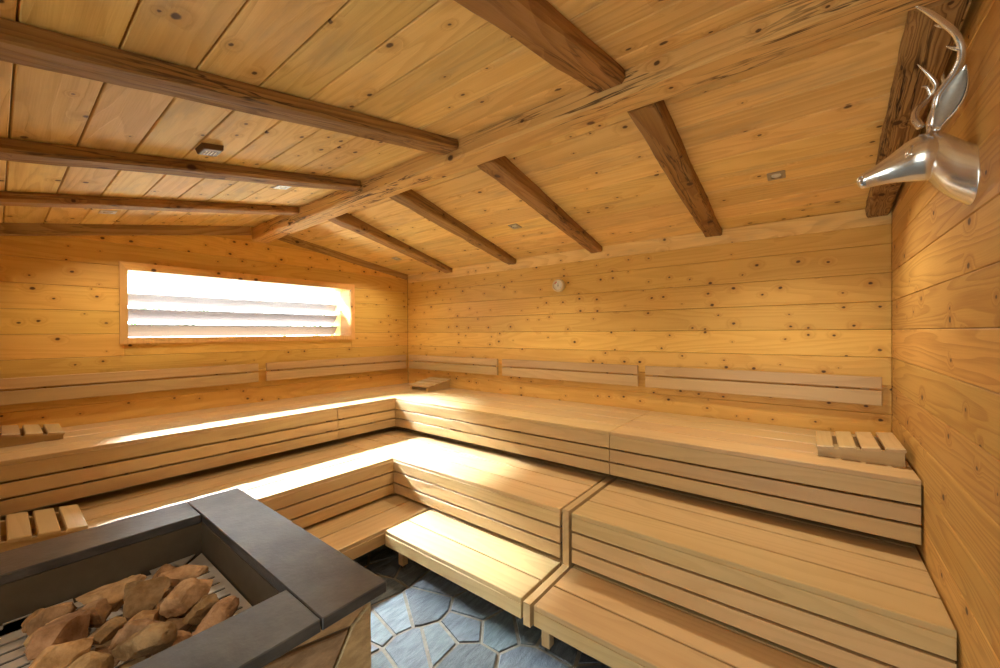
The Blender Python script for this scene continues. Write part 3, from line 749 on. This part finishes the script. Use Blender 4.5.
# px, py, height of the centre, half sizes (m), turn, tilt, label
ROCKS = [
    (176, 583, 0.755, (0.108, 0.058, 0.048), 0.35, -0.12, 'flat brown stone at the top right of the heap, nearest the pit wall'),
    (186, 603, 0.765, (0.115, 0.075, 0.070), 0.45, 0.25, 'large brown stone with ridged face, second from the slotted plate'),
    (139, 605, 0.765, (0.105, 0.085, 0.070), -0.1, 0.15, 'large angular stone with a pale flat top in the middle of the heap'),
    (100, 607, 0.738, (0.148, 0.090, 0.064), 0.3, -0.05, 'broadest brown stone at the back of the heap'),
    (198, 616, 0.755, (0.090, 0.055, 0.050), 0.5, 0.2, 'smooth wedge shaped stone above the long one by the slate rim'),
    (202, 629, 0.755, (0.135, 0.055, 0.048), 0.45, 0.1, 'long rough stone lying along the front slate rim'),
    (139, 624, 0.745, (0.085, 0.065, 0.055), 0.2, 0.3, 'small dark stone in the dip at the middle of the heap'),
    (150, 636, 0.760, (0.110, 0.070, 0.062), 0.1, -0.1, 'brown stone right of the pale ridged one at the front'),
    (103, 638, 0.775, (0.075, 0.052, 0.048), 0.3, 0.0, 'rounded pinkish stone near the centre front of the heap'),
    (104, 621, 0.745, (0.085, 0.060, 0.055), 0.6, 0.0, 'plain brown stone behind the rounded pinkish one'),
    (70, 633, 0.765, (0.145, 0.070, 0.068), 0.85, 0.1, 'long slanting brown stone on the left flank of the heap'),
    (64, 618, 0.735, (0.085, 0.055, 0.052), 0.6, 0.0, 'small stone at the back left end of the heap'),
    (57, 631, 0.745, (0.055, 0.045, 0.045), 0.2, 0.4, 'little pale faced stone on the left edge of the heap'),
    (73, 657, 0.790, (0.130, 0.060, 0.062), 0.55, -0.2, 'jagged pointed stone at the front left of the heap'),
    (131, 650, 0.790, (0.110, 0.060, 0.060), 0.25, 0.0, 'stone with a pale ridged crest at the front of the heap'),
    (97, 664, 0.785, (0.085, 0.055, 0.055), 0.4, 0.2, 'brown stone at the lower photo edge between two larger ones'),
    (160, 577, 0.728, (0.085, 0.045, 0.036), 0.7, 0.0, 'thin stone leaning on the notched strip at the far corner'),
    (49, 646, 0.735, (0.060, 0.045, 0.055), 1.2, 0.0, 'shadowed stone against the left slotted plate'),
    (176, 644, 0.745, (0.085, 0.060, 0.055), 0.3, 0.0, 'stone half hidden by the front slate rim'),
    (165, 613, 0.728, (0.075, 0.060, 0.050), 1.0, 0.2, 'dark stone deep in the gap between the large ones'),
]
NUDGE = {0:(0.0102,0.015,0.0203,0.927),1:(0.0052,0.0161,0.0118,0.934),2:(-0.013,0.0098,0.0193,0.945),3:(-0.0027,0.0332,0.0228,0.894),4:(0.0014,0.0108,0.0041,0.961),5:(0.0054,0.0278,0.007,0.923),6:(0.0215,0.0077,0.0063,0.88),7:(0.0047,-0.0244,0.0147,0.927),8:(-0.0161,0.0093,0.0009,0.901),9:(-0.0283,-0.0159,0.0128,0.866),10:(0.0156,-0.0067,0.0182,0.942),11:(0.0011,-0.0292,0.0124,0.908),12:(-0.0039,0.0026,0.0006,0.984),13:(0.0126,-0.0287,0.0096,0.916),14:(0.0061,0.0204,0.0115,0.93),15:(0.0024,-0.0177,-0.0081,0.919),16:(0.0012,0.0097,0.0001,0.976),17:(-0.0209,-0.0161,0.005,0.923),18:(0.0001,-0.0196,-0.0104,0.905),19:(0.0039,-0.0007,0.0078,0.961),100:(-0.0113,-0.0032,0.0001,0.945),101:(-0.0102,-0.015,0.0,0.927),102:(0.0053,0.005,-0.0065,0.883),103:(0.0025,-0.0203,-0.0092,0.848),104:(0.0009,0.0149,-0.0028,0.89),105:(-0.0009,0.0005,-0.0009,1.0),106:(-0.0082,-0.0042,0.0017,0.976),107:(0.0224,0.007,-0.0068,0.908),108:(-0.0043,0.0074,-0.005,0.961),109:(0.0002,-0.0057,0.0027,0.98)}   # small settling offsets that keep stones from interpenetrating
for i, (px, py, z, size, rz, tilt, lab) in enumerate(ROCKS):
    me = rock_mesh('sauna_stone', 31 + i * 3, (size[0] * 0.77, size[1] * 0.82, size[2] * 0.95))
    o = bpy.data.objects.new('sauna_stone', me); COL.objects.link(o)
    nx, ny, nz, ns = NUDGE.get(i, (0, 0, 0, 1)); o.location = pix(px, py, z) + Vector((nx, ny, nz)); o.scale = (ns, ns, ns); o.rotation_euler = (tilt, tilt * 0.6, -math.pi / 2 - 0.25 + rz + ((i * 37) % 11 - 5) * 0.11)
    tag(o, lab, 'stone', 'stones heaped on the sauna heater')
# lower stones that carry the heap
LOW = [(2.56, -3.30, 0.085), (2.70, -3.22, 0.08), (2.62, -3.44, 0.085), (2.78, -3.36, 0.085), (2.94, -3.28, 0.085), (2.90, -3.44, 0.085), (2.56, -3.52, 0.06), (2.76, -3.50, 0.075), (2.84, -3.20, 0.065), (3.04, -3.38, 0.07)]
for i, (x, y, s) in enumerate(LOW):
    me = rock_mesh('sauna_stone', 150 + i * 5, (s * 0.9, s * 0.72, 0.036))
    o = bpy.data.objects.new('sauna_stone', me); COL.objects.link(o); nx, ny, nz, ns = NUDGE.get(100 + i, (0, 0, 0, 1)); o.location = (x + nx, y + ny, GZ + 0.036 + nz); o.scale = (ns, ns, ns); o.rotation_euler = (0, 0, i * 1.3)
    tag(o, 'brown stone of the bottom layer, buried under the heap on the grate', 'stone', 'buried stones under the heap')

# ------------------------------------------------------------------ stag head on the right wall
DX, DY, DZ = W, -1.635, 2.15
dh = empty('stag_head', (DX, DY, DZ)); tag(dh, 'polished metal stag head with antlers mounted on the right wall', 'sculpture')
def ell(cx, cz, h, w, ang=0.0, n=28, sq=0.0, pw=1.0):
    out = []
    for k in range(n):
        a = 2 * math.pi * k / n; ca, sa = math.cos(a), math.sin(a); y = math.copysign(abs(ca) ** pw, ca) * w; z = math.copysign(abs(sa) ** pw, sa) * h
        if z < 0: y *= 1 - sq * (-z / h)
        out.append(Vector((cx - DX - math.sin(ang) * z, y, cz - DZ + math.cos(ang) * z)))
    return out
mb = MB()
neck = [(4.896, 2.143, 0.096, 0.086, 0.0), (4.890, 2.146, 0.096, 0.085, 0.0), (4.862, 2.170, 0.097, 0.076, 0.0), (4.835, 2.197, 0.097, 0.069, 0.0), (4.812, 2.220, 0.086, 0.060, 0.0), (4.792, 2.234, 0.062, 0.046, 0.0)]
mb.loft([ell(x, z, h, w, a, sq=0.1, pw=0.85) for x, z, h, w, a in spline(neck, 4)])
nk = mb.build('neck', ALU, dh, True)
mb = MB()
head = [(4.838, 2.240, 0.020, 0.020), (4.830, 2.238, 0.052, 0.046), (4.812, 2.233, 0.074, 0.062), (4.788, 2.229, 0.079, 0.068), (4.760, 2.225, 0.071, 0.063), (4.735, 2.218, 0.060, 0.052),
        (4.705, 2.208, 0.047, 0.040), (4.675, 2.198, 0.037, 0.032), (4.650, 2.190, 0.031, 0.028), (4.634, 2.186, 0.027, 0.026), (4.624, 2.184, 0.020, 0.020), (4.619, 2.184, 0.007, 0.008)]
mb.loft([ell(x, z, h, w, 0.12, sq=0.25) for x, z, h, w in spline(head, 4)])
mb.build('head', ALU, dh, True)
for s in (-1, 1):
    mb = MB()
    mb.tube([(4.768 - DX, s * 0.030, 0.118), (4.752 - DX, s * 0.050, 0.106), (4.742 - DX, s * 0.056, 0.090), (4.740 - DX, s * 0.053, 0.075)], [0.004, 0.008, 0.008, 0.003], 10)
    mb.tube([(4.762 - DX, s * 0.046, 0.086), (4.752 - DX, s * 0.053, 0.084), (4.744 - DX, s * 0.047, 0.078)], [0.006, 0.010, 0.005], 10)
    mb.build('brow', ALU, dh, True)
    mb = MB(); mb.tube([(4.640 - DX, s * 0.018, 0.052), (4.632 - DX, s * 0.023, 0.046), (4.628 - DX, s * 0.020, 0.038)], [0.003, 0.005, 0.002], 8)
    mb.build('nostril', ALU, dh, True)
    # ear: a cupped leaf with a rolled rim
    b0, tip = Vector((4.808 - DX, s * 0.052, 0.145)), Vector((4.868 - DX, s * 0.085, 0.318))
    ax = (tip - b0).normalized(); wide = Vector((0.85, s * 0.25, -0.45)); wide = (wide - ax * wide.dot(ax)).normalized(); nr = ax.cross(wide).normalized()
    if nr.y * s < 0: nr = -nr
    L = (tip - b0).length; prof = [(0.0, 0.010), (0.12, 0.014), (0.28, 0.026), (0.45, 0.033), (0.62, 0.031), (0.78, 0.022), (0.92, 0.009), (1.0, 0.001)]
    prof = spline(prof, 3)
    def leafring(t, w, k, m=13): return [b0 + ax * (t * L) + wide * (w * k * math.sin(a)) + nr * (-w * 0.55 * k * math.cos(a)) for a in [(-1.5 + 3.0 * i / (m - 1)) for i in range(m)]]
    mb = MB(); outer = [leafring(t, w, 1.0) for t, w in prof]; inner = [[p + nr * 0.004 for p in leafring(t, w * 0.86, 1.0)] for t, w in prof]
    mb.loft([o_ + i_[::-1] for o_, i_ in zip(outer, inner)]); ear = mb.build('ear', ALU, dh, True)
    mb = MB(); lin = [[p + nr * 0.0065 for p in leafring(t, w * 0.80, 1.0)] for t, w in prof[2:-3]]
    V = [[mb.bm.verts.new(p) for p in r_] for r_ in lin]
    fs = [mb.bm.faces.new((A[i], A[i + 1], B[i + 1], B[i])) for A, B in zip(V, V[1:]) for i in range(len(A) - 1)]
    bmesh.ops.recalc_face_normals(mb.bm, faces=fs); mb._paint(fs, lambda co: (co.x, co.z), 0.5)
    tag(mb.build('ear_lining', ALU_DULL, ear, True), 'dull grey inside of the ear')
def ap(px, py, y):
    d = F + R * ((px - 500) / 396.685) - U * ((py - 334) / 396.685); return EYE + d * ((y - EYE.y) / d.y) - Vector((DX, DY, DZ))
def antler(pts, tines):
    mb = MB()
    P = spline([tuple(ap(x, y, d)) + (r,) for x, y, d, r in pts], 6); mb.tube([p[:3] for p in P], [p[3] for p in P], 12)
    a = mb.build('antler', ALU, dh, True)
    for t in tines:
        mb = MB(); P = spline([tuple(ap(x, y, d)) + (r,) for x, y, d, r in t], 5); mb.tube([p[:3] for p in P], [p[3] for p in P], 10)
        mb.build('tine', ALU, a, True)
antler([(931, 126, -1.665, 0.012), (935, 110, -1.68, 0.011), (939, 94, -1.70, 0.0105), (954, 73, -1.735, 0.010), (961.5, 54, -1.77, 0.0095), (957, 36, -1.80, 0.009), (945, 24, -1.84, 0.0085), (930, 13, -1.88, 0.0075), (916, 6, -1.91, 0.003)],
       [[(946, 84, -1.715, 0.007), (943, 79, -1.715, 0.005), (944, 73, -1.715, 0.001)], [(961, 49, -1.78, 0.007), (953, 48, -1.78, 0.005), (946, 46, -1.78, 0.001)], [(948, 26, -1.83, 0.007), (940, 26, -1.83, 0.005), (934, 25, -1.83, 0.001)]])
antler([(921, 127, -1.610, 0.012), (915, 119, -1.60, 0.011), (917, 110, -1.59, 0.010), (925, 102, -1.575, 0.009), (931, 95, -1.56, 0.0085), (936, 86, -1.585, 0.008), (929, 75, -1.60, 0.006), (917, 64, -1.625, 0.001)],
       [[(931, 96, -1.56, 0.007), (927, 87, -1.57, 0.005), (921, 87, -1.57, 0.001)]])

# ------------------------------------------------------------------ round thermometer on the clock wall
th = empty('thermometer', (2.445, 0.0, 2.118)); tag(th, 'small round thermometer with a pale dial high on the clock wall', 'thermometer')
def ringpts(r, y, n=40): return [Vector((math.cos(2 * math.pi * k / n) * r, y, math.sin(2 * math.pi * k / n) * r)) for k in range(n)]
mb = MB(); mb.loft([ringpts(0.064, 0.0), ringpts(0.066, -0.03), ringpts(0.064, -0.044), ringpts(0.058, -0.048), ringpts(0.050, -0.046), ringpts(0.047, -0.034), ringpts(0.001, -0.034)])
mb.build('case', CREAM, th, True)
mb = MB(); mb.loft([ringpts(0.0465, -0.0345), ringpts(0.0465, -0.036), ringpts(0.001, -0.036)]); dial = mb.build('dial', DIAL, th)
mb = MB()
for k in range(11):
    a = math.radians(220 - 26 * k); c, s_ = math.cos(a), math.sin(a)
    mb.prism([Vector((c * r - s_ * w, -0.036, s_ * r + c * w)) for r, w in ((0.034, -0.001), (0.041, -0.001), (0.041, 0.001), (0.034, 0.001))], (0, -0.0006, 0))
mb.prism([Vector((-0.003, -0.0365, -0.012)), Vector((0.003, -0.0365, -0.012)), Vector((0.001, -0.0365, 0.03)), Vector((-0.001, -0.0365, 0.03))], (0, -0.001, 0))
mb.cyl((0, -0.036, 0), (0, -0.039, 0), 0.005, 0.004, 12); mb.build('needle', INK, dial)
mb = MB()
for k in range(5):
    a0, a1 = math.radians(112 + 9 * k), math.radians(112 + 9 * (k + 1))
    mb.prism([Vector((math.cos(a) * r, -0.036, math.sin(a) * r)) for a, r in ((a0, 0.035), (a1, 0.035), (a1, 0.045), (a0, 0.045))], (0, -0.0007, 0))
tag(mb.build('red_zone', RED, dial), 'red arc on the dial')

# ------------------------------------------------------------------ recessed ceiling lamps, plus added fill lamps out of view
def slope_frame(x, y):
    zc = ceil_z(y); dy = 0.01; tz = (ceil_z(y + dy) - ceil_z(y - dy)) / (2 * dy)
    v = Vector((0, 1, tz)).normalized(); n = -Vector((1, 0, 0)).cross(v)      # n points down into the room
    m = Matrix((Vector((1, 0, 0)), v, -n)).transposed().to_4x4(); m.translation = Vector((x, y, zc)); return m
LAMPS = [(4.323, -0.73, 'square recessed ceiling lamp nearest the stag head'),
         (2.443, -0.78, 'square recessed ceiling lamp above the thermometer'),
         (0.534, -0.59, 'square recessed ceiling lamp in the bay over the room corner'),
         (0.548, -3.10, 'pale square ceiling lamp on the left slope, last bay before the window wall'),
         (1.62, -2.37, 'pale square ceiling lamp on the left slope beside the second rafter'),
         (3.35, -4.20, 'unseen fill lamp added on the ceiling high above the heater'), (4.35, -3.90, 'unseen fill lamp added on the ceiling above the viewer')]  # this pair is out of view, added to fill the near side with light
for (x, y, lab) in LAMPS:
    root = empty('ceiling_lamp'); root.matrix_world = slope_frame(x, y); tag(root, lab, 'lamp', 'recessed ceiling lamps')
    mb = MB(); hw = 0.044
    for lo, hi in (((-hw, -hw, -0.007), (hw, -0.026, 0.0)), ((-hw, 0.026, -0.007), (hw, hw, 0.0)), ((-hw, -0.026, -0.007), (-0.026, 0.026, 0.0)), ((0.026, -0.026, -0.007), (hw, 0.026, 0.0))):
        mb.box(lo, hi, 'x', 0.001)
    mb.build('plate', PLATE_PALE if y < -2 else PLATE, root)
    mb = MB(); prof = [(0.0265, -0.001), (0.0265, -0.005), (0.020, -0.008), (0.010, -0.0095), (0.001, -0.010)]
    mb.loft([[Vector((math.cos(2 * math.pi * k / 24) * r, math.sin(2 * math.pi * k / 24) * r, z)) for k in range(24)] for r, z in prof])
    mb.build('lens', LENS, root, True)
    ld = bpy.data.lights.new('lamp_light', 'AREA'); ld.shape = 'DISK'; ld.size = 0.05; ld.spread = math.radians(130); ld.energy = LAMP * (1.0 if x > 3 and y < -2 else 2.0 if x > 2 else 1.0); ld.color = (1.0, 0.86, 0.66)
    lo_ = bpy.data.objects.new('lamp_light', ld); COL.objects.link(lo_); lo_.parent = root; lo_.location = (0, 0, -0.014)

# brown slotted guard on the left slope
sg = empty('sensor_guard'); sg.matrix_world = slope_frame(2.20, -2.955); tag(sg, 'small brown slotted guard on the left ceiling slope between two rafters', 'sensor cover')
mb = MB()
def rr(hx, hy, z): return [Vector((x, y, z)) for x, y in ((-hx, -hy), (hx, -hy), (hx, hy), (-hx, hy))]
mb.loft([rr(0.052, 0.045, 0.0), rr(0.050, 0.040, -0.022), rr(0.046, 0.036, -0.026)], True); mb.build('cover', BROWN, sg)
for k in range(4):
    mb = MB(); mb.box((-0.030, -0.022 + k * 0.013, -0.0275), (0.020, -0.018 + k * 0.013, -0.0255), 'x'); mb.build('slot', CREAM, sg)
mb = MB(); mb.box((-0.056, -0.040, -0.022), (-0.050, 0.040, -0.002), 'y', 0.001); mb.build('end_lip', CREAM, sg)

# ------------------------------------------------------------------ greenery beyond the window
mb = MB(); r = random.Random(3)
for _ in range(2600):
    x = -3.2 + r.gauss(0, 0.35); y = r.uniform(-5.5, 3.5); z = r.uniform(0.3, 2.3) ** 1.0
    if mnoise.noise(Vector((y * 1.1, z * 2.3, 4))) < 0.0: continue
    c = Vector((x, y, z)); a = Vector((r.gauss(0, 1), r.gauss(0, 1), r.gauss(0, 1))).normalized(); b = a.orthogonal().normalized(); s_ = r.uniform(0.03, 0.06)
    V = [mb.bm.verts.new(c + q) for q in (a * s_, b * s_ * 0.5, -a * s_, -b * s_ * 0.5)]
    mb._paint([mb.bm.faces.new(V)], lambda co: (co.y, co.z), r.random())
mb.cyl((-3.2, -5.3, 0.2), (-3.2, 3.3, 0.2), 0.03)
tag(mb.build('hedge', LEAF), 'loose green hedge seen through the louvred window', 'hedge', None, 'stuff')
